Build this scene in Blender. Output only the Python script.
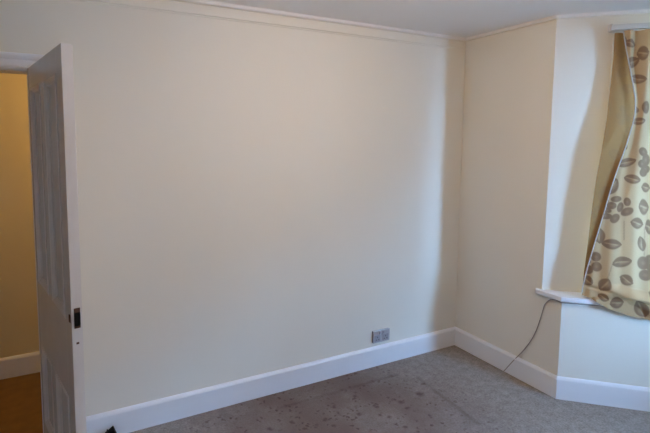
import bpy, bmesh, math, random
import numpy as np
from mathutils import Vector, Matrix
random.seed(7)
for o in list(bpy.data.objects): bpy.data.objects.remove(o)
S = bpy.context.scene
C = S.collection

# ------------------------------------------------------------------ camera
F = 446.413
CAM = np.array([-2.7607, -2.5466, 1.6404]); YAW, PITCH, ROLL = 0.4575, 0.0866, 0.0043
U0, V0 = -35.946, -37.118
_f = np.array([math.sin(YAW)*math.cos(PITCH), math.cos(YAW)*math.cos(PITCH), -math.sin(PITCH)])
_r = np.array([math.cos(YAW), -math.sin(YAW), 0.0]); _u = np.cross(_r, _f)
CR = _r*math.cos(ROLL)+_u*math.sin(ROLL); CU = -_r*math.sin(ROLL)+_u*math.cos(ROLL); CF = _f
cd = bpy.data.cameras.new('camera'); cam = bpy.data.objects.new('camera', cd); C.objects.link(cam)
cam.matrix_world = Matrix(((CR[0], CU[0], -CF[0], CAM[0]), (CR[1], CU[1], -CF[1], CAM[1]),
                           (CR[2], CU[2], -CF[2], CAM[2]), (0, 0, 0, 1)))
cd.sensor_fit = 'HORIZONTAL'; cd.sensor_width = 36; cd.lens = F*36/650
cd.shift_x = -U0/650; cd.shift_y = V0/650; cd.clip_start = .02
S.camera = cam

def hit(px, py, n, p):
    d = CF+CR*(px-325-U0)/F-CU*(py-216.5-V0)/F
    n = np.array(n, float)
    return CAM+d*((np.array(p, float)-CAM)@n)/(d@n)

# ------------------------------------------------------------------ world, light, exposure
W = bpy.data.worlds.new('overcast_sky'); S.world = W; W.use_nodes = True
bg = W.node_tree.nodes['Background']
bg.inputs[0].default_value = (.29, .56, 1.0, 1); bg.inputs[1].default_value = 106.0
S.view_settings.view_transform = 'Standard'; S.view_settings.look = 'None'
S.view_settings.gamma = 1; S.view_settings.use_curve_mapping = False
S.view_settings.exposure = 0.0
ROOM_LAMP_W = 24; HALL_LAMP_W = 9.2
ROOM_LAMP_COL = (1, .71, .41); HALL_LAMP_COL = (1, .66, .28)

# ------------------------------------------------------------------ room dimensions (metres)
H = 2.422                      # ceiling
SK = .1445                     # skirting height
L1, L2 = .8486, .7139          # right wall ends: below / above the sill
SILL = .672
TH = -.7200                    # bay side direction
D = np.array([math.cos(TH), math.sin(TH)]); NB = np.array([-math.sin(TH), math.cos(TH)])   # along the bay side, outwards
YM = -2.05; YE = -4.6; XL = -4.90
P0 = np.array([0, -L1]); P1 = P0+1.0*D
G = (L1-L2)*D[0]
Q0 = np.array([0, -L2]); Q1 = Q0+D*((P1[0]+G)/D[0])
O0 = Q0+NB*.2; O1 = O0+D*((P1[0]+G+.2-O0[0])/D[0])
mir = lambda p: np.array([p[0], 2*YM-p[1]])
DX, DA, DW, DT = -2.933, -1.3604, .76, .038     # door: hinge x, angle, width, thickness
DH = 1.981
HALL_Y = .97
GATHER = .76                   # how far the added far curtain is drawn

# ------------------------------------------------------------------ helpers
def tag(o, label=None, cat=None, group=None, kind=None):
    if label: o['label'] = label
    if cat: o['category'] = cat
    if group: o['group'] = group
    if kind: o['kind'] = kind
    return o

def link(name, me, m, parent=None, smooth=False):
    o = bpy.data.objects.new(name, me); C.objects.link(o)
    if m: me.materials.append(m)
    if parent: o.parent = parent
    if smooth:
        for p in me.polygons: p.use_smooth = True
    return o

def empty(name, loc, rz=0):
    o = bpy.data.objects.new(name, None); C.objects.link(o)
    o.location = loc; o.rotation_euler = (0, 0, rz); o.empty_display_size = .05
    return o

def bm_box(bm, x0, x1, y0, y1, z0, z1):
    v = [bm.verts.new((x, y, z)) for z in (z0, z1) for x, y in ((x0, y0), (x1, y0), (x1, y1), (x0, y1))]
    for f in ((3, 2, 1, 0), (4, 5, 6, 7), (0, 1, 5, 4), (1, 2, 6, 5), (2, 3, 7, 6), (3, 0, 4, 7)):
        bm.faces.new([v[i] for i in f])

def bm_prism(bm, poly, z0, z1):
    n = len(poly)
    a = [bm.verts.new((p[0], p[1], z0)) for p in poly]; b = [bm.verts.new((p[0], p[1], z1)) for p in poly]
    bm.faces.new(a); bm.faces.new(b)
    for i in range(n): bm.faces.new((a[i], a[(i+1) % n], b[(i+1) % n], b[i]))

def done(bm, name, m, parent=None, bevel=0, smooth=False, seg=2):
    bmesh.ops.recalc_face_normals(bm, faces=bm.faces)
    if bevel: bmesh.ops.bevel(bm, geom=list(bm.edges), offset=bevel, segments=seg, profile=.5, affect='EDGES', clamp_overlap=True)
    me = bpy.data.meshes.new(name); bm.to_mesh(me); bm.free()
    return link(name, me, m, parent, smooth)

def box(name, x0, x1, y0, y1, z0, z1, m, parent=None, bevel=0):
    bm = bmesh.new(); bm_box(bm, x0, x1, y0, y1, z0, z1)
    return done(bm, name, m, parent, bevel)

def prisms(name, items, m, parent=None):
    bm = bmesh.new()
    for poly, z0, z1 in items: bm_prism(bm, poly, z0, z1)
    return done(bm, name, m, parent)

def miter(pts, closed=False):
    """for each vertex the vector that moves it one unit into the room (right-hand side)"""
    n = len(pts); out = []
    for i in range(n):
        ns = []
        for a, b in ((i-1, i), (i, i+1)):
            if closed: a %= n; b %= n
            if a < 0 or b >= n: continue
            d = np.array(pts[b])-np.array(pts[a]); d /= np.hypot(*d); ns.append(np.array([d[1], -d[0]]))
        m = sum(ns); m = m/(m@m)*len(ns) if len(ns) == 2 else m
        if len(ns) == 2: m = (ns[0]+ns[1])/(1+ns[0]@ns[1])
        out.append(m)
    return out

def sweep_seg(bm, pa, ma, pb, mb, prof):
    A = [bm.verts.new((pa[0]+ma[0]*o, pa[1]+ma[1]*o, z)) for o, z in prof]
    B = [bm.verts.new((pb[0]+mb[0]*o, pb[1]+mb[1]*o, z)) for o, z in prof]
    n = len(prof)
    for i in range(n): bm.faces.new((A[i], A[(i+1) % n], B[(i+1) % n], B[i]))
    bm.faces.new(A); bm.faces.new(B)

def tube(name, pts, r, m, parent=None, res=8, smooth_path=True):
    cu = bpy.data.curves.new(name, 'CURVE'); cu.dimensions = '3D'; cu.bevel_depth = r; cu.bevel_resolution = 3; cu.use_fill_caps = True
    if smooth_path:
        s = cu.splines.new('NURBS'); s.points.add(len(pts)-1); s.use_endpoint_u = True; s.order_u = 3; s.resolution_u = res
    else:
        s = cu.splines.new('POLY'); s.points.add(len(pts)-1)
    for q, p in zip(s.points, pts): q.co = (p[0], p[1], p[2], 1)
    o = bpy.data.objects.new(name, cu); C.objects.link(o)
    dg = bpy.context.evaluated_depsgraph_get(); me = bpy.data.meshes.new_from_object(o.evaluated_get(dg))
    bpy.data.objects.remove(o); bpy.data.curves.remove(cu)
    me.name = name; me.materials.clear()
    return link(name, me, m, parent, True)

def lathe(name, prof, m, parent=None, loc=(0, 0, 0), n=24):
    bm = bmesh.new(); rings = []
    for r, z in prof:
        rings.append([bm.verts.new((loc[0]+r*math.cos(2*math.pi*k/n), loc[1]+r*math.sin(2*math.pi*k/n), loc[2]+z)) for k in range(n)])
    for a, b in zip(rings, rings[1:]):
        for k in range(n): bm.faces.new((a[k], a[(k+1) % n], b[(k+1) % n], b[k]))
    bm.faces.new(rings[0]); bm.faces.new(rings[-1])
    return done(bm, name, m, parent, smooth=True)

# ------------------------------------------------------------------ materials
def mat(name, col, rough=.6, var=.03, scale=6, bump=0, bscale=200, metal=0, coat=0, spec=.5):
    m = bpy.data.materials.new(name); m.use_nodes = True; nt = m.node_tree; b = nt.nodes['Principled BSDF']
    tc = nt.nodes.new('ShaderNodeTexCoord')
    nz = nt.nodes.new('ShaderNodeTexNoise'); nz.inputs['Scale'].default_value = scale; nz.inputs['Detail'].default_value = 4
    nt.links.new(tc.outputs['Object'], nz.inputs['Vector'])
    rp = nt.nodes.new('ShaderNodeValToRGB')
    rp.color_ramp.elements[0].position = .3; rp.color_ramp.elements[1].position = .7
    rp.color_ramp.elements[0].color = tuple(max(0, c*(1-var)) for c in col)+(1,)
    rp.color_ramp.elements[1].color = tuple(min(1, c*(1+var)) for c in col)+(1,)
    nt.links.new(nz.outputs['Fac'], rp.inputs['Fac']); nt.links.new(rp.outputs['Color'], b.inputs['Base Color'])
    b.inputs['Roughness'].default_value = rough; b.inputs['Metallic'].default_value = metal
    b.inputs['Coat Weight'].default_value = coat; b.inputs['Specular IOR Level'].default_value = spec
    if bump:
        n2 = nt.nodes.new('ShaderNodeTexNoise'); n2.inputs['Scale'].default_value = bscale; n2.inputs['Detail'].default_value = 3
        nt.links.new(tc.outputs['Object'], n2.inputs['Vector'])
        bp = nt.nodes.new('ShaderNodeBump'); bp.inputs['Strength'].default_value = bump; bp.inputs['Distance'].default_value = .002
        nt.links.new(n2.outputs['Fac'], bp.inputs['Height']); nt.links.new(bp.outputs['Normal'], b.inputs['Normal'])
    return m

M = {}
M['wall'] = mat('cream_wall_paint', (.81, .775, .70), .75, .012, 1.6, .12, 60, spec=.3)
M['ceiling'] = mat('white_ceiling_paint', (.83, .81, .80), .85, .01, 2, .08, 50, spec=.2)
M['gloss'] = mat('white_gloss_paint', (.82, .83, .88), .32, .015, 5, .05, 30)
M['doorpaint'] = mat('white_door_paint', (.76, .72, .70), .22, .03, 9, .06, 40)
M['hallwall'] = mat('hall_wall_paint', (.78, .66, .42), .7, .015, 2, .08, 60, spec=.3)
M['hallfloor'] = mat('hall_floor_brown', (.20, .10, .022), .75, .12, 14, .3, 120)
M['frame'] = mat('white_window_paint', (.80, .80, .79), .35, .02, 8)
M['rail'] = mat('off_white_plastic_rail', (.62, .59, .55), .4, .02, 12)
M['cable'] = mat('grey_cable_sheath', (.31, .27, .26), .5, .06, 60)
M['black'] = mat('black_rubber', (.006, .006, .007), .7, .1, 40, spec=.12)
M['steel'] = mat('brushed_grey_metal', (.52, .51, .55), .38, .04, 60, metal=.55)
M['socket_grey'] = mat('grey_plastic_insert', (.34, .33, .37), .45, .03, 60)
M['slot'] = mat('dark_slot', (.02, .02, .02), .6, .05, 60)
M['rust'] = mat('rusty_brown_steel', (.10, .05, .032), .7, .3, 90, spec=.2)
M['brass'] = mat('dull_hinge_metal', (.35, .32, .28), .4, .08, 60, metal=.7)
M['pave'] = mat('outside_paving', (.40, .40, .39), .9, .1, 3)
M['brick'] = mat('outside_brick', (.28, .17, .13), .9, .1, 5)
M['slate'] = mat('grey_slate_roof', (.12, .12, .13), .8, .1, 8)
M['darkglass'] = mat('dark_far_window', (.04, .05, .06), .15, .1, 3)
M['hem'] = mat('pale_hem_tape', (.52, .50, .48), .6, .05, 60)

def glass():
    m = bpy.data.materials.new('window_glass'); m.use_nodes = True; nt = m.node_tree; nt.nodes.clear()
    out = nt.nodes.new('ShaderNodeOutputMaterial'); mx = nt.nodes.new('ShaderNodeMixShader'); fr = nt.nodes.new('ShaderNodeFresnel'); fr.inputs[0].default_value = 1.45
    t = nt.nodes.new('ShaderNodeBsdfTransparent'); t.inputs[0].default_value = (.96, .98, .97, 1)
    g = nt.nodes.new('ShaderNodeBsdfGlossy'); g.inputs['Roughness'].default_value = .02
    nt.links.new(fr.outputs[0], mx.inputs[0]); nt.links.new(t.outputs[0], mx.inputs[1]); nt.links.new(g.outputs[0], mx.inputs[2]); nt.links.new(mx.outputs[0], out.inputs[0])
    return m
M['glass'] = glass()

def bulbmat(name, col, st):
    m = bpy.data.materials.new(name); m.use_nodes = True; nt = m.node_tree; nt.nodes.clear()
    out = nt.nodes.new('ShaderNodeOutputMaterial'); ad = nt.nodes.new('ShaderNodeAddShader')
    t = nt.nodes.new('ShaderNodeBsdfTransparent'); e = nt.nodes.new('ShaderNodeEmission'); e.inputs[0].default_value = col+(1,); e.inputs[1].default_value = st
    nt.links.new(t.outputs[0], ad.inputs[0]); nt.links.new(e.outputs[0], ad.inputs[1]); nt.links.new(ad.outputs[0], out.inputs[0])
    return m

def cloth(name, trans):
    m = bpy.data.materials.new(name); m.use_nodes = True; nt = m.node_tree; nt.nodes.clear()
    out = nt.nodes.new('ShaderNodeOutputMaterial'); at = nt.nodes.new('ShaderNodeAttribute'); at.attribute_name = 'print'
    tc = nt.nodes.new('ShaderNodeTexCoord'); wv = nt.nodes.new('ShaderNodeTexNoise'); wv.inputs['Scale'].default_value = 350; wv.inputs['Detail'].default_value = 2
    nt.links.new(tc.outputs['Object'], wv.inputs['Vector'])
    mr = nt.nodes.new('ShaderNodeMapRange'); mr.inputs[3].default_value = .9; mr.inputs[4].default_value = 1.1; nt.links.new(wv.outputs['Fac'], mr.inputs[0])
    mul = nt.nodes.new('ShaderNodeVectorMath'); mul.operation = 'SCALE'; nt.links.new(at.outputs['Color'], mul.inputs[0]); nt.links.new(mr.outputs[0], mul.inputs['Scale'])
    d = nt.nodes.new('ShaderNodeBsdfDiffuse'); t = nt.nodes.new('ShaderNodeBsdfTranslucent'); mx = nt.nodes.new('ShaderNodeMixShader'); mx.inputs[0].default_value = trans
    nt.links.new(mul.outputs[0], d.inputs[0]); nt.links.new(mul.outputs[0], t.inputs[0])
    nt.links.new(d.outputs[0], mx.inputs[1]); nt.links.new(t.outputs[0], mx.inputs[2]); nt.links.new(mx.outputs[0], out.inputs[0])
    return m
M['curtain'] = cloth('floral_curtain_cloth', .06)
M['lining'] = cloth('curtain_lining_cloth', .12)

def carpet():
    m = bpy.data.materials.new('worn_taupe_carpet'); m.use_nodes = True; nt = m.node_tree; b = nt.nodes['Principled BSDF']; N = nt.nodes.new; Lk = nt.links.new
    geo = N('ShaderNodeNewGeometry'); pos = geo.outputs['Position']
    def noise(sc, det=3):
        n = N('ShaderNodeTexNoise'); n.inputs['Scale'].default_value = sc; n.inputs['Detail'].default_value = det; Lk(pos, n.inputs['Vector']); return n
    fine = noise(95, 4); mid = noise(22, 3); big = noise(2.2, 2)
    def math_(op, a, b_=None, clamp=False):
        n = N('ShaderNodeMath'); n.operation = op; n.use_clamp = clamp
        for i, v in enumerate((a, b_)):
            if v is None: continue
            if isinstance(v, (int, float)): n.inputs[i].default_value = v
            else: Lk(v, n.inputs[i])
        return n.outputs[0]
    # wobble the position for ragged stain outlines
    wob = N('ShaderNodeVectorMath'); wob.operation = 'MULTIPLY_ADD'; Lk(noise(38, 2).outputs['Color'], wob.inputs[0]); wob.inputs[1].default_value = (.035,)*3
    off = N('ShaderNodeVectorMath'); off.operation = 'ADD'; off.inputs[1].default_value = (-.0175,)*3; Lk(pos, wob.inputs[2]); Lk(wob.outputs[0], off.inputs[0]); wp = off.outputs[0]
    fl = lambda x, y: hit(x, y, (0, 0, 1), (0, 0, 0))
    acc = None
    spots = [(373, 381.5, 2.5), (342, 390, 3), (355, 396.5, 3.2), (334, 407, 3), (376.5, 407, 3), (401, 402, 3.6), (407, 408, 2.8), (359, 414, 3), (338.5, 413, 2.4),
             (344, 416, 2.4), (389, 417, 3), (334, 426, 2.6), (325, 420, 2.4), (420, 394, 4.5), (405, 427, 2.4), (394, 399.5, 2.6), (380, 415, 2.4), (270, 429, 3.4),
             (305, 429, 2.8), (326, 419, 2.4), (334, 406, 2.2), (292, 422, 2.6), (424, 384, 2.6), (392, 376, 3), (350, 387, 2.2), (318, 411, 2)]
    for x, y, r in spots:
        p = fl(x, y); rad = r*np.linalg.norm(p-CAM)/F*1.05
        dn = N('ShaderNodeVectorMath'); dn.operation = 'DISTANCE'; Lk(wp, dn.inputs[0]); dn.inputs[1].default_value = tuple(p)
        mr = N('ShaderNodeMapRange'); mr.interpolation_type = 'SMOOTHSTEP'; Lk(dn.outputs['Value'], mr.inputs[0])
        mr.inputs[1].default_value = rad*.1; mr.inputs[2].default_value = rad*1.15; mr.inputs[3].default_value = .75; mr.inputs[4].default_value = 0
        acc = mr.outputs[0] if acc is None else math_('MAXIMUM', acc, mr.outputs[0])
    for (a, c, wd, st) in (((276, 409), (398, 374.5), .022, .42), ((416, 376.5), (480, 425), .028, .40)):
        A = fl(*a); B = fl(*c); d = B-A; Ln = np.linalg.norm(d); d /= Ln; n = np.array([-d[1], d[0], 0])
        def dot(v):
            s_ = N('ShaderNodeVectorMath'); s_.operation = 'DOT_PRODUCT'; Lk(wp, s_.inputs[0]); s_.inputs[1].default_value = tuple(v); return s_.outputs['Value']
        dist = math_('ABSOLUTE', math_('SUBTRACT', dot(n), float(n@A)))
        mr = N('ShaderNodeMapRange'); mr.interpolation_type = 'SMOOTHSTEP'; Lk(dist, mr.inputs[0]); mr.inputs[1].default_value = 0; mr.inputs[2].default_value = wd; mr.inputs[3].default_value = st; mr.inputs[4].default_value = 0
        al = dot(d); k = math_('MULTIPLY', math_('GREATER_THAN', al, float(d@A)), math_('LESS_THAN', al, float(d@B)))
        brk = N('ShaderNodeMapRange'); Lk(noise(9, 2).outputs['Fac'], brk.inputs[0]); brk.inputs[1].default_value = .3; brk.inputs[2].default_value = .6; brk.inputs[3].default_value = .35
        acc = math_('MAXIMUM', acc, math_('MULTIPLY', math_('MULTIPLY', mr.outputs[0], k), brk.outputs[0]))
    # trodden, reddish stained area in the middle
    cpt = fl(340, 425)
    dn = N('ShaderNodeVectorMath'); dn.operation = 'DISTANCE'; Lk(pos, dn.inputs[0]); dn.inputs[1].default_value = tuple(cpt)
    mr = N('ShaderNodeMapRange'); mr.interpolation_type = 'SMOOTHSTEP'; Lk(dn.outputs['Value'], mr.inputs[0]); mr.inputs[1].default_value = .35; mr.inputs[2].default_value = 1.3; mr.inputs[3].default_value = 1.55; mr.inputs[4].default_value = 0
    area = math_('MULTIPLY', mr.outputs[0], big.outputs['Fac'], True)
    speck = N('ShaderNodeValToRGB'); e = speck.color_ramp.elements
    e[0].position = .32; e[0].color = (.21, .18, .165, 1); e[1].position = .68; e[1].color = (.41, .37, .35, 1)
    Lk(math_('ADD', math_('MULTIPLY', fine.outputs['Fac'], .6), math_('MULTIPLY', mid.outputs['Fac'], .4)), speck.inputs['Fac'])
    vo = N('ShaderNodeTexVoronoi'); vo.inputs['Scale'].default_value = 30; Lk(wp, vo.inputs['Vector'])
    sp = N('ShaderNodeMapRange'); sp.interpolation_type = 'SMOOTHSTEP'; Lk(vo.outputs['Distance'], sp.inputs[0]); sp.inputs[1].default_value = .16; sp.inputs[2].default_value = .40; sp.inputs[3].default_value = .75; sp.inputs[4].default_value = 0
    pick = N('ShaderNodeMapRange'); Lk(noise(11, 2).outputs['Fac'], pick.inputs[0]); pick.inputs[1].default_value = .44; pick.inputs[2].default_value = .56
    acc = math_('MAXIMUM', acc, math_('MULTIPLY', math_('MULTIPLY', sp.outputs[0], pick.outputs[0]), math_('MULTIPLY', area, 1.7, True)))
    def mix(fac, a, col):
        n = N('ShaderNodeMix'); n.data_type = 'RGBA'; Lk(fac, n.inputs['Factor']); Lk(a, n.inputs[6]); n.inputs[7].default_value = col; return n.outputs[2]
    c1 = mix(area, speck.outputs['Color'], (.15, .102, .086, 1))
    c2 = mix(acc, c1, (.085, .05, .043, 1))
    Lk(c2, b.inputs['Base Color']); b.inputs['Roughness'].default_value = .95; b.inputs['Specular IOR Level'].default_value = .1
    bp = N('ShaderNodeBump'); bp.inputs['Strength'].default_value = .6; bp.inputs['Distance'].default_value = .006
    Lk(fine.outputs['Fac'], bp.inputs['Height']); Lk(bp.outputs['Normal'], b.inputs['Normal'])
    return m
M['carpet'] = carpet()

# ------------------------------------------------------------------ structure: floor, ceiling, walls
X1 = 1.3
room_poly = [(XL, .0), (0, 0), P0, P1, mir(P1), mir(P0), (0, YE), (XL, YE)]
tag(prisms('floor', [([(XL-.12, .06), (.1, .06), P0+NB*.06, P1+np.array([.1, 0]), mir(P1)+np.array([.1, 0]), mir(P0)+np.array([.1, 0]), (.1, YE-.1), (XL-.12, YE-.1)], -.12, 0)], M['carpet']),
    'worn taupe carpet with dark stains and furniture marks', 'floor', kind='structure')
tag(box('floor_hall', XL-.15, -1.4, .06, HALL_Y+.12, -.12, 0, M['hallfloor']), 'brown hallway floor seen through the open doorway', 'floor', kind='structure')
tag(box('ceiling', XL-.15, X1, YE-.15, .12, H, H+.12, M['ceiling']), 'plain white ceiling of the room', 'ceiling', kind='structure')
OX0, OX1, OZ = DX-.775, DX+.004, 1.990          # doorway opening
tag(prisms('wall_back', [([(XL-.15, 0), (OX0, 0), (OX0, .12), (XL-.15, .12)], -.1, H), ([(OX1, 0), (.131, 0), (.131, .12), (OX1, .12)], -.1, H),
                         ([(OX0, 0), (OX1, 0), (OX1, .12), (OX0, .12)], OZ, H)], M['wall']), 'long cream wall behind the open door', 'wall', kind='structure')
tag(prisms('wall_right', [([(0, 0), P0, O0, (O0[0], 0)], -.1, SILL-.02), ([(0, 0), Q0, O0, (O0[0], 0)], SILL-.02, H)], M['wall']),
    'short cream wall between the corner and the bay window', 'wall', kind='structure')
WZ0, WZ1 = SILL, 2.285
def on(t, o=0, base=Q0, d=D, n=NB): return base+d*t-n*o       # t along the bay side, o into the room
LQ = float(np.hypot(*(Q1-Q0)))
TW0, TW1 = .322, LQ-.07
def bay_side(name, f, label):
    items = [([f(P0), f(P1), f(O1), f(O0)], -.1, SILL-.02),
             ([f(Q0), f(on(TW0)), f(on(TW0, -.2)), f(O0)], SILL-.02, H),
             ([f(on(TW1)), f(Q1), f(O1), f(on(TW1, -.2))], SILL-.02, H),
             ([f(on(TW0)), f(on(TW1)), f(on(TW1, -.2)), f(on(TW0, -.2))], WZ1, H)]
    tag(prisms(name, items, M['wall']), label, 'wall', kind='structure')
ident = lambda p: np.array(p)
bay_side('wall_bay_left', ident, 'angled cream bay wall around the curtained side window')
bay_side('wall_bay_right', mir, 'far angled side of the bay')
FX = Q1[0]; FY0, FY1 = Q1[1]-.09, mir(Q1)[1]+.09
tag(prisms('wall_bay_front', [([P1, mir(P1), mir(O1), O1], -.1, SILL-.02), ([Q1, (FX, FY0), (FX+.2, FY0), O1], SILL-.02, H),
                              ([(FX, FY1), mir(Q1), mir(O1), (FX+.2, FY1)], SILL-.02, H), ([(FX, FY0), (FX, FY1), (FX+.2, FY1), (FX+.2, FY0)], WZ1, H)], M['wall']),
    'front of the bay around the wide window', 'wall', kind='structure')
tag(prisms('wall_right_rear', [([mir(P0), (0, YE), (O0[0], YE), mir(O0)], -.1, SILL-.02), ([mir(Q0), (0, YE), (O0[0], YE), mir(O0)], SILL-.02, H)], M['wall']),
    'cream wall on the far side of the bay', 'wall', kind='structure')
tag(box('wall_rear', XL-.15, .131, YE-.12, YE, -.1, H, M['wall']), 'cream wall behind the viewer', 'wall', kind='structure')
tag(box('wall_left', XL-.12, XL, YE, 0, -.1, H, M['wall']), 'cream wall on the door side of the room', 'wall', kind='structure')
# hallway shell
tag(box('wall_hall', XL-.15, -1.4, HALL_Y, HALL_Y+.12, -.1, H, M['hallwall']), 'warm yellow hallway wall seen through the doorway', 'wall', kind='structure')
tag(box('wall_hall_end', XL-.15, XL-.03, .12, HALL_Y, 0, H, M['hallwall']), 'end wall of the hallway', 'wall', kind='structure')
tag(box('wall_hall_side', -1.52, -1.4, .12, HALL_Y, 0, H, M['hallwall']), 'closed right-hand end of the hallway', 'wall', kind='structure')
tag(box('ceiling_hall', XL-.15, -1.4, .12, HALL_Y+.12, H, H+.12, M['ceiling']), 'hallway ceiling', 'ceiling', kind='structure')
# outside
tag(box('ground_outside', 1.1, 30, -40, 40, -.6, -.5, M['pave']), 'grey paving outside the bay window', 'ground', kind='structure')

hs = empty('added_terrace', (12.5, -2, -.5)); tag(hs, 'unseen brick terrace added across the street to block low sky', 'building', kind='structure')  # unseen terrace, added and sized to keep low sky light off the upper walls
box('brick_wall', 0, 6, -36, 6, 0, 7.3, M['brick'], hs)
bm = bmesh.new()
v = [bm.verts.new(p) for p in ((-.2, -36, 7.3), (6.2, -36, 7.3), (3, -36, 9.7), (-.2, 6, 7.3), (6.2, 6, 7.3), (3, 6, 9.7))]
for f in ((0, 1, 2), (5, 4, 3), (0, 3, 4, 1), (1, 4, 5, 2), (2, 5, 3, 0)): bm.faces.new([v[i] for i in f])
done(bm, 'slate_roof', M['slate'], hs)
for z in (1.0, 4.6):
    for k in range(13):
        y = -33+k*3
        f_ = box('window', -.05, .02, y-.55, y+.55, z, z+1.6, M['frame'], hs)
        box('pane', -.07, -.04, y-.47, y+.47, z+.08, z+1.52, M['darkglass'], f_)

# ------------------------------------------------------------------ skirting, cornice, door trim, sill
sk_prof = [(0, .0), (.019, .0), (.019, .127), (.0175, .131), (.013, .138), (.007, .1425), (0, SK)]
loop = [np.array(p, float) for p in [(OX1+.082, 0), (0, 0), P0, P1, mir(P1), mir(P0), (0, YE), (XL, YE), (XL, 0), (OX0-.082, 0)]]
mt = miter(loop)
sk_names = [('baseboard_back', 'long white gloss skirting board along the back wall'), ('baseboard_right', 'white skirting board on the short wall beside the bay'),
            ('baseboard_bay_left', 'white skirting board under the curtained bay window'), ('baseboard_bay_front', 'skirting under the front of the bay'),
            ('baseboard_bay_right', 'skirting under the far side of the bay'), ('baseboard_right_rear', 'skirting beyond the bay'),
            ('baseboard_rear', 'skirting behind the viewer'), ('baseboard_left', 'skirting on the door side wall'), ('baseboard_back_left', 'short skirting left of the doorway')]
for i, (n, lab) in enumerate(sk_names):
    bm = bmesh.new(); sweep_seg(bm, loop[i], mt[i], loop[i+1], mt[i+1], sk_prof)
    tag(done(bm, n, M['gloss']), lab, 'skirting board', kind='structure')
bm = bmesh.new(); sweep_seg(bm, (XL-.03, HALL_Y), (0, -1), (-1.52, HALL_Y), (0, -1), sk_prof)
tag(done(bm, 'baseboard_hall', M['gloss']), 'white skirting board in the hallway', 'skirting board', kind='structure')

be_prof = [(0, 2.402), (.026, 2.401), (.031, 2.406), (.031, H), (0, H)]
fr_prof = [(0, 2.334), (.004, 2.335), (.004, 2.3375), (.001, 2.338), (.001, 2.344), (.010, 2.345), (.010, 2.386), (.001, 2.387), (.001, 2.402), (0, 2.402)]
cl = [np.array(p, float) for p in [(0, 0), Q0, Q1, mir(Q1), mir(Q0), (0, YE), (XL, YE), (XL, 0)]]
mc = miter(cl, True)
bm = bmesh.new()
for i in range(len(cl)): sweep_seg(bm, cl[i], mc[i], cl[(i+1) % len(cl)], mc[(i+1) % len(cl)], be_prof)
sweep_seg(bm, cl[-1], mc[-1], cl[0], mc[0], fr_prof)      # flat frieze band on the long wall only
co = done(bm, 'trim_1', M['wall']); co.data.materials.append(M['ceiling'])
for p in co.data.polygons:
    if p.center.z > 2.4025: p.material_index = 1
tag(co, 'slim plaster cornice where walls meet the ceiling', 'cornice', kind='structure')

# door architrave (mitred, room side) and lining
AW = .078
ar_prof = [(0, 0), (0, .012), (.012, .016), (.018, .011), (.046, .013), (.052, .020), (.064, .024), (AW-.004, .022), (AW, .014), (AW, 0)]
def arch(name, x0, x1, zt, y, sgn, label):
    bm = bmesh.new()
    path = [((x1, 0), (1, 0)), ((x1, zt), (1, 1)), ((x0, zt), (-1, 1)), ((x0, 0), (-1, 0))]
    rings = [[bm.verts.new((px+mx*w, y+sgn*t, pz+mz*w)) for w, t in ar_prof] for (px, pz), (mx, mz) in path]
    n = len(ar_prof)
    for A, B in zip(rings, rings[1:]):
        for k in range(n): bm.faces.new((A[k], A[(k+1) % n], B[(k+1) % n], B[k]))
    bm.faces.new(rings[0]); bm.faces.new(rings[-1])
    tag(done(bm, name, M['gloss']), label, 'door frame', kind='structure')
arch('trim_2', OX0-.004, OX1+.004, OZ-.014, 0, -1, 'white moulded architrave around the doorway')
arch('trim_3', OX0-.004, OX1+.004, OZ-.014, .12, 1, 'architrave on the hallway side of the doorway')
bm = bmesh.new()
bm_box(bm, OX1-.004, OX1+.004, 0, .12, 0, OZ); bm_box(bm, OX0-.004, OX0+.022, 0, .12, 0, OZ); bm_box(bm, OX0, OX1, 0, .12, OZ-.02, OZ+.004)
tag(done(bm, 'trim_4', M['gloss']), 'white lining inside the doorway', 'door frame', kind='structure')

# window sill, one continuous board round the bay
so = .028
lowl = [np.array(p, float) for p in [(0, -L2+.03), P0, P1, mir(P1), mir(P0), (0, 2*YM+L2-.03)]]
ml = miter(lowl)
front = [p+m_*so for p, m_ in zip(lowl, ml)]
back = [np.array((0, -L2+.03))+np.array([.03, .02]), Q0+NB*.04, Q1+np.array([.04, .02]), mir(Q1)+np.array([.04, -.02]), mir(Q0+NB*.04), mir((0, -L2+.03))+np.array([.03, -.02])]
bm = bmesh.new()
bm_prism(bm, front+back[::-1], SILL-.03, SILL)
o = done(bm, 'trim_5', M['gloss'], bevel=.006)
tag(o, 'white painted window sill running round the bay', 'window sill', kind='structure')

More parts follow.
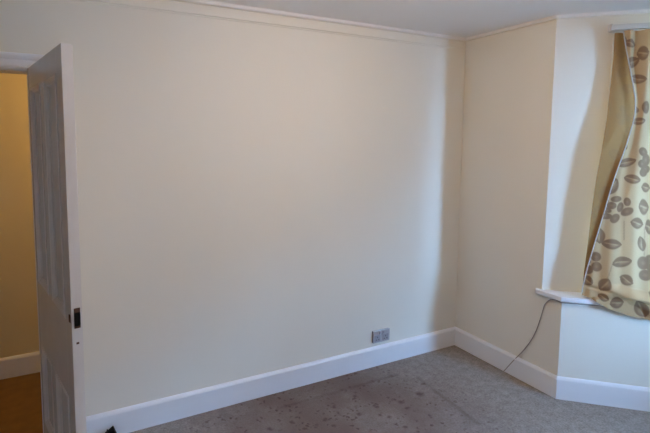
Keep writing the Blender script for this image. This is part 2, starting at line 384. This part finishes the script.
# ------------------------------------------------------------------ windows
def bar(bm, f, t0, t1, o0, o1, z0, z1):
    bm_prism(bm, [f(t0, o0), f(t1, o0), f(t1, o1), f(t0, o1)], z0, z1)
def window(name, f, t0, t1, lights, label):
    w = empty(name, (0, 0, 0)); tag(w, label, 'window', kind='structure')
    bm = bmesh.new()
    for a, b in ((t0-.012, t0+.045), (t1-.045, t1+.012)): bar(bm, f, a, b, .012, -.11, WZ0, WZ1)
    bar(bm, f, t0+.045, t1-.045, .012, -.11, WZ1-.05, WZ1); bar(bm, f, t0+.045, t1-.045, .0, -.11, WZ0, WZ0+.03)
    done(bm, 'window_frame', M['frame'], w)
    a0, a1 = t0+.045, t1-.045; wd = (a1-a0)/lights
    for k in range(lights):
        b0, b1 = a0+k*wd, a0+(k+1)*wd
        if k:
            bm = bmesh.new(); bar(bm, f, b0-.03, b0+.03, .0, -.11, WZ0+.03, WZ1-.05); done(bm, 'mullion', M['frame'], w)
        l, r = b0+(.03 if k else 0), b1-(.03 if k < lights-1 else 0)
        zm = .5*(WZ0+WZ1)
        for (z0, z1, o0) in ((WZ0+.03, zm+.02, -.02), (zm-.02, WZ1-.05, -.065)):
            bm = bmesh.new()
            bar(bm, f, l, l+.045, o0, o0-.04, z0, z1); bar(bm, f, r-.045, r, o0, o0-.04, z0, z1)
            bar(bm, f, l+.045, r-.045, o0, o0-.04, z0, z0+.05); bar(bm, f, l+.045, r-.045, o0, o0-.04, z1-.04, z1)
            s_ = done(bm, 'sash', M['frame'], w)
            bm = bmesh.new(); bar(bm, f, l+.04, r-.04, o0-.018, o0-.022, z0+.045, z1-.035); done(bm, 'pane', M['glass'], s_)
    return w
window('window_1', lambda t, o: on(t, o), TW0, TW1, 1, 'white sash window behind the floral curtain')
window('window_2', lambda t, o: np.array([FX-o, -t]), -FY0, -FY1, 2, 'wide front sash window of the bay')
window('window_3', lambda t, o: mir(on(t, o)), TW0, TW1, 1, 'sash window on the far side of the bay')

def portal(loc, nrm, sx, sz):
    l = bpy.data.lights.new('sky_portal', 'AREA'); l.shape = 'RECTANGLE'; l.size = sx; l.size_y = sz; l.cycles.is_portal = True
    o = bpy.data.objects.new('sky_portal', l); C.objects.link(o); o.location = loc
    o.rotation_euler = Vector((nrm[0], nrm[1], 0)).to_track_quat('-Z', 'Y').to_euler()
pz = .5*(WZ0+WZ1); ph = WZ1-WZ0
c1 = on(.5*(TW0+TW1), -.13); portal((c1[0], c1[1], pz), -NB, TW1-TW0, ph)
c3 = mir(c1); portal((c3[0], c3[1], pz), (-NB[0], NB[1]), TW1-TW0, ph)
portal((FX+.13, YM, pz), (-1, 0), FY0-FY1, ph)

# ------------------------------------------------------------------ open panelled door
door = empty('door_1', (DX, 0, 0), DA)
tag(door, 'white four-panel door standing open into the room', 'door', kind='structure')
X0 = .026; dz0 = .010; dm = M['doorpaint']
ta, tb, tc_, td = .095, .335, .425, .665
zA, zB, zC, zD = .22, .625, .945, 1.885
box('stile', X0, ta, 0, DT, dz0, DH, dm, door, .0012); box('stile', td, DW, 0, DT, dz0, DH, dm, door, .0012)
box('rail', ta, td, 0, DT, dz0, zA, dm, door, .0008); box('rail', ta, td, 0, DT, zB, zC, dm, door, .0008); box('rail', ta, td, 0, DT, zD, DH, dm, door, .0008)
box('muntin', tb, tc_, 0, DT, zA, zB, dm, door, .0008); box('muntin', tb, tc_, 0, DT, zC, zD, dm, door, .0008)
def ring(bm, x0, x1, z0, z1, steps, flip):
    rs = []
    for ins, y in steps:
        yy = DT-y if flip else y
        rs.append([bm.verts.new((x, yy, z)) for x, z in ((x0+ins, z0+ins), (x1-ins, z0+ins), (x1-ins, z1-ins), (x0+ins, z1-ins))])
    for A, B in zip(rs, rs[1:]):
        for k in range(4): bm.faces.new((A[k], A[(k+1) % 4], B[(k+1) % 4], B[k]))
for x0, x1 in ((ta, tb), (tc_, td)):
    for z0, z1 in ((zA, zB), (zC, zD)):
        pn = box('panel', x0, x1, .013, DT-.013, z0, z1, dm, door)
        for fl_ in (False, True):
            bm = bmesh.new(); ring(bm, x0, x1, z0, z1, [(0, .0135), (0, -.003), (.006, -.005), (.013, -.001), (.018, .004), (.027, .007), (.030, .0135)], fl_)
            done(bm, 'moulding', dm, pn)
lk = empty('lock', (0, 0, 0)); lk.parent = door
bm = bmesh.new(); bm_box(bm, DW-.001, DW+.0015, .009, .031, .934, 1.012); done(bm, 'face_plate', M['rust'], lk, .001)
bm = bmesh.new(); bm_box(bm, DW, DW+.009,   .0095, .0305, .944, .996); done(bm, 'latch', M['black'], lk, .004)
bm = bmesh.new(); bm_box(bm, DW+.001, DW+.0025, .012, .028, .992, 1.004); done(bm, 'keeper', M['rust'], lk)
bm = bmesh.new(); bm_box(bm, DW-.030, DW-.012, -.004, .001, .955, .985); done(bm, 'keyhole_plate', M['rust'], door, .003)
for z in (.872,): 
    bm = bmesh.new(); bm_box(bm, DW-.001, DW+.0008, .014, .024, z, z+.008); done(bm, 'screw_hole', M['rust'], door, .001)
for z in (.28, 1.70):
    hp = tube('hinge', [(X0-.008, DT+.004, z-.04), (X0-.008, DT+.004, z+.04)], .006, M['brass'], door, smooth_path=False)

# ------------------------------------------------------------------ double socket on the back wall
so_ = empty('wall_socket', (-.757, 0, .221)); tag(so_, 'grey metal double socket just above the long skirting board', 'socket')
box('back_box', -.073, .073, -.012, 0, -.043, .043, M['socket_grey'], so_, .002)
box('face_plate', -.075, .075, -.019, -.012, -.045, .045, M['steel'], so_, .003)
for cx in (-.036, .036):
    ins = box('socket_insert', cx-.026, cx+.026, -.021, -.0185, -.036, .012, M['socket_grey'], so_, .0015)
    for (ax, az, w, h_) in ((0, -.004, .005, .010), (-.011, -.022, .009, .005), (.011, -.022, .009, .005)):
        box('slot', cx+ax-w/2, cx+ax+w/2, -.0214, -.0205, az-h_/2, az+h_/2, M['slot'], ins)
    sx = cx*.42
    box('switch', sx-.008, sx+.008, -.024, -.0185, .015, .037, M['socket_grey'], so_, .002)

# ------------------------------------------------------------------ curtain rail
rl = empty('curtain_rail', tuple(on(.25, .1))+(2.29,)); tag(rl, 'off-white curtain rail above the side window', 'curtain rail')
def rail_box(name, t0, t1, o0, o1, z0, z1, m, bev=.002):
    bm = bmesh.new(); b = on(.25, .1)
    bm_prism(bm, [on(t0, o0)-b, on(t1, o0)-b, on(t1, o1)-b, on(t0, o1)-b], z0-2.29, z1-2.29); return done(bm, name, m, rl, bev)
rail_box('track', .262, LQ-.02, .085, .118, 2.296, 2.326, M['rail'])
rail_box('end_stop', .252, .264, .080, .122, 2.290, 2.330, M['rail'], .003)
for t in (.30, .70, 1.05): rail_box('bracket', t-.012, t+.012, -.01, .086, 2.302, 2.322, M['rail'])

# ------------------------------------------------------------------ curtain
def plane_tz(px, py, o):
    p = hit(px, py, (NB[0], NB[1], 0), tuple(on(0, o))+(0,)); q = p[:2]-on(0, o); return float(q@D), float(p[2])
def interp(pts):
    zs = np.array([p[1] for p in pts]); ts = np.array([p[0] for p in pts]); k = np.argsort(zs); return lambda z: np.interp(z, zs[k], ts[k])
edge_px = [(624, 31), (627, 50), (632, 75), (636, 98), (636, 112), (633, 125), (627, 145), (619, 167), (611, 190), (602, 220), (594, 245), (587, 268), (582, 288)]
edge = interp([plane_tz(x, y, .10) for i, (x, y) in enumerate(edge_px)])
lin_px = [(614.5, 31), (613, 60), (610, 90), (607, 120), (602, 150), (597, 180), (592, 215), (588, 245), (584, 270), (582, 290)]
lin_o = lambda z: np.interp(z, [.68, .85, 1.1, 1.5, 1.9, 2.3], [.060, .085, .105, .100, .062, .040])
lin = interp([plane_tz(x, y, lin_o(plane_tz(x, y, .08)[1])) for x, y in lin_px])
def smooth(a, b, x):
    t = np.clip((x-a)/(b-a), 0, 1); return t*t*(3-2*t)
TR = 1.02
def fabric_o(t, z, tl):
    """offset of the cloth into the room"""
    d = t-tl
    low_ = smooth(1.5, .72, z)
    base = .102+.055*low_
    nearleft = np.exp(-(d/.11)**2)
    base = base-.055*low_*nearleft-.012*nearleft*(1-low_)
    top = smooth(1.3, 2.25, z)
    ph = 2*math.pi*(t/.105+.12*np.sin(z*2.1))
    fold = (.017*top+.006)*np.sin(ph)+.010*low_*np.sin(2*math.pi*(t/.27+.35*z))
    o_ = base+fold*smooth(0, .04, d)
    # cloth bunched on the sill: a shelf that bulges out over the edge
    zc = .738-.15*(t-.29)
    a = smooth(.30, .42, t); u = z-zc
    o_ = o_+.050*a*smooth(.062, .006, u)-.060*a*smooth(.004, -.020, u)
    o_ = o_-.012*smooth(.19, .26, t)*np.exp(-(u/.010)**2)*(1-a)
    o_ = o_+.010*np.sin(2*math.pi*(z*7+t*3.1))*smooth(zc+.02, zc-.06, z)*smooth(.2, .3, t)
    o_ = np.maximum(o_, .146*smooth(.22, .26, t)*smooth(.70, .685, z))
    return o_
def hem_z(t):     # lower edge
    return np.interp(t, [.0, .19, .235, .285, .335, .44, .55, .8, 1.1], [.690, .688, .680, .652, .628, .598, .584, .575, .575])
NA, NZ = 210, 420
def motif_list():
    L = []   # px centre, half length, half width, angle (degrees, image, clockwise positive), kind
    def m(x, y, a, b, ang=0, k='leaf'): L.append((x, y, a, b, ang, k))
    m(634, 42, 6, 3.5, 10); m(636, 61, 8, 4.5, -30); m(641, 78, 7, 4, 5); m(626, 38, 4, 3, 60); m(646, 52, 4, 6, 0)
    for x, y, a, b, g in ((634, 100, 4, 3, 60), (637.5, 109, 4.5, 3.2, 20), (632.5, 113, 4, 3, -20), (629.5, 107, 3, 3, 0), (635, 105, 3, 3, 0)): m(x, y, a, b, g, 'petal')
    m(648.5, 107, 4, 6, 0, 'petal'); m(641.5, 121, 6, 3, -10); m(624.6, 146, 6, 4.5, 20); m(629.5, 163, 9, 3.6, -18)
    for x, y, a, b, g in ((646, 152, 5, 4, 40), (649, 160, 4, 6, 0), (644.5, 164, 4, 4, 0), (648, 170, 5, 4, -30)): m(x, y, a, b, g, 'petal')
    m(635, 179.5, 7.5, 3.8, 8); m(614.4, 187, 9, 5.4, -58)
    for x, y, a, b, g in ((607, 202, 4.2, 3, -20), (618.8, 199.8, 5.2, 2.9, -5), (629.5, 202.5, 3, 4, 0), (601, 208.5, 3.4, 4, 0), (614, 206.3, 4.6, 3.4, 0), (622.7, 208, 4.8, 3, -70),
                          (609.4, 211, 4.2, 2.6, 15), (628.8, 212.3, 5.8, 3.5, -30), (607.7, 217, 6.4, 3, 3), (617, 219.2, 5.2, 3.8, -40)): m(x, y, a, b, g, 'petal')
    m(637.5, 223.3, 6, 4.6, 10); m(645, 207.4, 4.8, 6.5, 0); m(648, 188, 4, 4, 0); m(646, 173, 4, 4, 0, 'petal'); m(649, 227, 3.4, 6, 0)
    m(601.5, 236.6, 7.4, 4.7, 85); m(613, 244.7, 9, 4.2, 2); m(641, 243.5, 7, 3.4, 80)
    for x, y, a, b, g in ((591.5, 252.5, 3.5, 4, 0), (597.5, 257.7, 4.6, 4.4, 0), (589, 262, 3.4, 3.6, 0), (597.7, 267.4, 4.6, 4.5, 0), (589, 270.5, 5, 4.4, 0)): m(x, y, a, b, g, 'petal')
    m(621.3, 262, 9, 4.2, -14)
    for x, y, a, b, g in ((641.7, 262.3, 5.6, 6, 0), (649, 258, 5, 4, 0), (649, 267, 4, 5, 0), (643, 274, 5.6, 5, 0), (652, 275, 4, 5, 0)): m(x, y, a, b, g, 'petal')
    m(588.5, 281.5, 5.4, 4, 30); m(604.3, 284.5, 6.6, 4.8, -60); m(625.3, 279.3, 6, 4.4, 30); m(615.5, 302, 6.5, 4.6, -10); m(639.5, 308, 8.5, 5.4, 60); m(649, 292.8, 4.4, 4.4, 0); m(603, 297, 5, 3, 25)
    return L
def to_cloth():
    out = []
    for x, y, a, b, g, k in motif_list():
        r = math.radians(g); c = np.array(plane_tz(x, y, .13))
        e1 = np.array(plane_tz(x+1.08*a*math.cos(r), y+1.08*a*math.sin(r), .13))-c; e2 = np.array(plane_tz(x-1.08*b*math.sin(r), y+1.08*b*math.cos(r), .13))-c
        out.append((c, np.linalg.inv(np.column_stack((e1, e2))), k))
    vis = list(out)
    for dt, dz in ((.36, .03), (.36, .86), (.36, -.80), (.66, .42), (.66, -.42), (.94, .1), (.94, .9)):   # the print repeats across the rest of the cloth
        new = [(c+np.array([dt, dz]), Mx, k) for c, Mx, k in vis]
        out += [m_ for m_ in new if m_[0][0] > .575 and all(np.hypot(*(m_[0]-q[0])) > .05 for q in out)]
    return out
MOTIFS = to_cloth()
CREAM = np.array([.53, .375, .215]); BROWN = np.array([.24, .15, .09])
def paint(T, Z, strength=1.0, base=CREAM):
    dark = np.zeros_like(T)
    for i, (c, Mx, k) in enumerate(MOTIFS):
        dt, dz = T-c[0], Z-c[1]
        u = Mx[0, 0]*dt+Mx[0, 1]*dz; v = Mx[1, 0]*dt+Mx[1, 1]*dz
        if k == 'leaf':
            w = np.clip(1-u*u, 0, 1)**.75*1.15
            body = smooth(1.12, .86, np.abs(v)/np.maximum(w, .05))*(np.abs(u) < 1)
            vein = .45*smooth(.22, .06, np.abs(v-.15*np.sin(u*2)))*smooth(.9, .5, np.abs(u))
            pale = .30*smooth(.55, .1, np.hypot(u*.9-.15, v-.30))
            s_ = body*(1-vein-pale)
        else:
            r = np.hypot(u, v); s_ = smooth(1.12, .88, r)*(1-.18*smooth(.5, .0, r))
        dark = np.maximum(dark, s_)
    # thin stems
    for (xa, ya, xb, yb) in ((626, 222, 625, 240), (613, 262, 606, 280), (645, 228, 643, 256)):
        A = np.array(plane_tz(xa, ya, .13)); B = np.array(plane_tz(xb, yb, .13)); d = B-A; L_ = d@d
        s_ = np.clip(((T-A[0])*d[0]+(Z-A[1])*d[1])/L_, 0, 1); dist = np.hypot(T-A[0]-s_*d[0], Z-A[1]-s_*d[1])
        dark = np.maximum(dark, .4*smooth(.004, .002, dist))
    dark = dark*strength
    return base[None, None]*(1-dark[..., None])+BROWN[None, None]*dark[..., None]
cu = empty('curtain', tuple(on(.3, .1))+(2.29,)); tag(cu, 'cream curtain with brown floral print hanging at the bay window', 'curtain')
CO = np.array(tuple(on(.3, .1))+(2.29,))
def sheet(name, T, O, Z, col, m, par=None, org=None, flip=False):
    nz, na = T.shape
    xy = Q0[None, None]+D[None, None]*T[..., None]-NB[None, None]*O[..., None]
    if flip: xy[..., 1] = 2*YM-xy[..., 1]
    V = np.concatenate((xy, Z[..., None]), -1).reshape(-1, 3)-(CO if org is None else org)
    idx = np.arange(nz*na).reshape(nz, na)
    fc = np.stack((idx[:-1, :-1], idx[:-1, 1:], idx[1:, 1:], idx[1:, :-1]), -1).reshape(-1, 4)
    me = bpy.data.meshes.new(name); me.from_pydata(V.tolist(), [], fc.tolist()); me.update()
    at = me.color_attributes.new('print', 'FLOAT_COLOR', 'POINT')
    c4 = np.concatenate((col.reshape(-1, 3), np.ones((nz*na, 1))), 1).astype(np.float32); at.data.foreach_set('color', c4.ravel())
    return link(name, me, m, par or cu, True)
zt = 2.292
sg = np.linspace(0, 1, NZ)[:, None]; ag = (np.linspace(0, 1, NA)**1.15)[None, :]
# the cloth: rows from top to hem, columns from the leading edge to the right
Zr = zt-(zt-.70)*sg+0*ag
TLr = edge(Zr); Tr = TLr+(TR-TLr)*ag
Zr = zt-(zt-hem_z(Tr))*sg
TLr = edge(Zr); Tr = TLr+(TR-TLr)*ag
Or = fabric_o(Tr, Zr, TLr)
# inside the first folds the cloth turns back a little
sheet('fabric', Tr, Or, Zr, paint(Tr, Zr), M['curtain'])
# leading-edge hem tape
e_pts = []
for i in range(0, NZ, 6): e_pts.append(tuple(np.append(on(Tr[i, 0], Or[i, 0]+.003), Zr[i, 0])-CO))
tube('hem_tape', e_pts, .0032, M['hem'], cu, res=2)
# lining
nl = 40
Zl = zt-(zt-(SILL+.004))*np.linspace(0, 1, 200)[:, None]+0*np.linspace(0, 1, nl)[None, :]
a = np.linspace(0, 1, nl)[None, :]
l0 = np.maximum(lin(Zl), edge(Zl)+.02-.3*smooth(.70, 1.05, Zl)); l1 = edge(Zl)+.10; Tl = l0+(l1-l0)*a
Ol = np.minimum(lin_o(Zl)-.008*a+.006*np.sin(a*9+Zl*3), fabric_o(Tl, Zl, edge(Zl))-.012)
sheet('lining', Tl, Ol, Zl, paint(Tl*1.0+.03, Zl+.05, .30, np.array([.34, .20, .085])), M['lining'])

# unseen second curtain, added to narrow the daylight from the far bay window
c2o = np.append(mir(on(.3, .1)), 2.29)
cu2 = empty('curtain', tuple(c2o)); tag(cu2, 'unseen floral curtain added on the far side to narrow the daylight', 'curtain')
Z2 = zt-(zt-.60)*np.linspace(0, 1, 120)[:, None]+0*np.linspace(0, 1, 160)[None, :]
T2 = .26+(GATHER-.26)*np.linspace(0, 1, 160)[None, :]+0*Z2
O2 = .125+.03*np.sin(2*math.pi*T2/.075)*(.7+.3*np.sin(Z2*2))+.035*smooth(.9, .7, Z2)
sheet('fabric', T2, O2, Z2, paint(T2*1.3, Z2), M['curtain'], cu2, c2o, True)
rl2 = empty('curtain_rail', tuple(c2o)); tag(rl2, 'off-white curtain rail on the far side of the bay', 'curtain rail')
bm = bmesh.new(); bm_prism(bm, [mir(on(t_, o_))-c2o[:2] for t_, o_ in ((.26, .085), (LQ-.02, .085), (LQ-.02, .118), (.26, .118))], .006, .036); done(bm, 'track', M['rail'], rl2, .002)
for t_ in (.30, 1.05):
    bm = bmesh.new(); bm_prism(bm, [mir(on(a_, o_))-c2o[:2] for a_, o_ in ((t_-.012, -.01), (t_+.012, -.01), (t_+.012, .086), (t_-.012, .086))], .012, .032); done(bm, 'bracket', M['rail'], rl2)

# ------------------------------------------------------------------ cable
w1 = lambda x, y, o=.006: hit(x, y, (1, 0, 0), (-o, 0, 0))
cb = [hit(497, 377, (0, 0, 1), (0, 0, .006)), hit(502, 372.5, (0, 0, 1), (0, 0, .010))]
cb += [w1(504.5, 370.5, .024), w1(508, 366.5, .026), w1(512, 362, .024), w1(517, 357, .010), w1(523, 351), w1(528, 345), w1(533, 337.5), w1(537, 329), w1(540, 320), w1(542.5, 312), w1(544, 306), w1(546, 302.5)]
cb += [np.array([-.012, -L1+.06, SILL-.034]), np.array([-.018, -L1+.0, SILL-.036]), np.append(P0+D*.0-NB*.020+np.array([-.012, 0]), SILL-.036)]
cb += [np.append(P0+D*t-NB*.020, SILL-.036) for t in (.04, .09, .14, .18)] + [np.append(P0+D*.27-NB*.014, SILL-.042)]
tag(tube('cable', [tuple(p) for p in cb], .0027, M['cable'], res=10), 'thin grey cable hanging from the window sill to the carpet', 'cable')

# ------------------------------------------------------------------ black wedge on the carpet by the door
pk = hit(113.5, 427.3, (0, 1, 0), (0, -.075, 0))
wd = empty('door_wedge', (pk[0], -.075, 0)); tag(wd, 'small black wedge on the carpet beside the door', 'door wedge')
bm = bmesh.new(); hz = pk[2]
v = [bm.verts.new(p) for p in ((-.13, -.022, 0), (.03, -.03, 0), (.0, -.022, hz), (-.125, -.020, .008), (-.13, .03, 0), (.03, .03, 0), (.0, .020, hz), (-.125, .020, .008))]
for f in ((0, 1, 2, 3), (7, 6, 5, 4), (0, 4, 5, 1), (1, 5, 6, 2), (2, 6, 7, 3), (3, 7, 4, 0)): bm.faces.new([v[i] for i in f])
done(bm, 'wedge_body', M['black'], wd, .0025)
for k in range(4):
    x = -.10+k*.022; zz = hz*(x+.125)/.125+.008
    box('grip_rib', x, x+.006, -.019, .019, zz-.006, zz+.0035, M['black'], wd)

# ------------------------------------------------------------------ lamps
def pendant(name, x, y, drop, col, watts, label, glow):
    t = empty(name, (x, y, H)); tag(t, label, 'lamp')
    lathe('ceiling_rose', [(.0, 0), (.05, 0), (.05, -.008), (.03, -.024), (.008, -.03), (0, -.03)], M['frame'], t)
    tube('flex', [(0, 0, -.028), (0, 0, -drop)], .003, M['frame'], t, smooth_path=False)
    lathe('bulb_holder', [(.0, -drop+.002), (.012, -drop), (.018, -drop-.012), (.018, -drop-.05), (.013, -drop-.055), (0, -drop-.055)], M['frame'], t)
    zb = -drop-.055
    lathe('bulb', [(.0, zb), (.013, zb), (.016, zb-.02), (.028, zb-.05), (.030, zb-.068), (.024, zb-.088), (.010, zb-.098), (0, zb-.099)], bulbmat(name+'_glow', col, glow), t)
    l = bpy.data.lights.new(name+'_light', 'POINT'); l.energy = watts; l.color = col; l.shadow_soft_size = .028
    o = bpy.data.objects.new(name+'_light', l); C.objects.link(o); o.parent = t; o.location = (0, 0, zb-.065)
pendant('pendant_lamp', -1.50, -1.47, .12, ROOM_LAMP_COL, ROOM_LAMP_W, 'bare warm bulb hanging from the room ceiling', 20)
pendant('hall_pendant_lamp', -2.15, .52, .16, HALL_LAMP_COL, HALL_LAMP_W, 'bare warm bulb hanging from the hallway ceiling', 20)
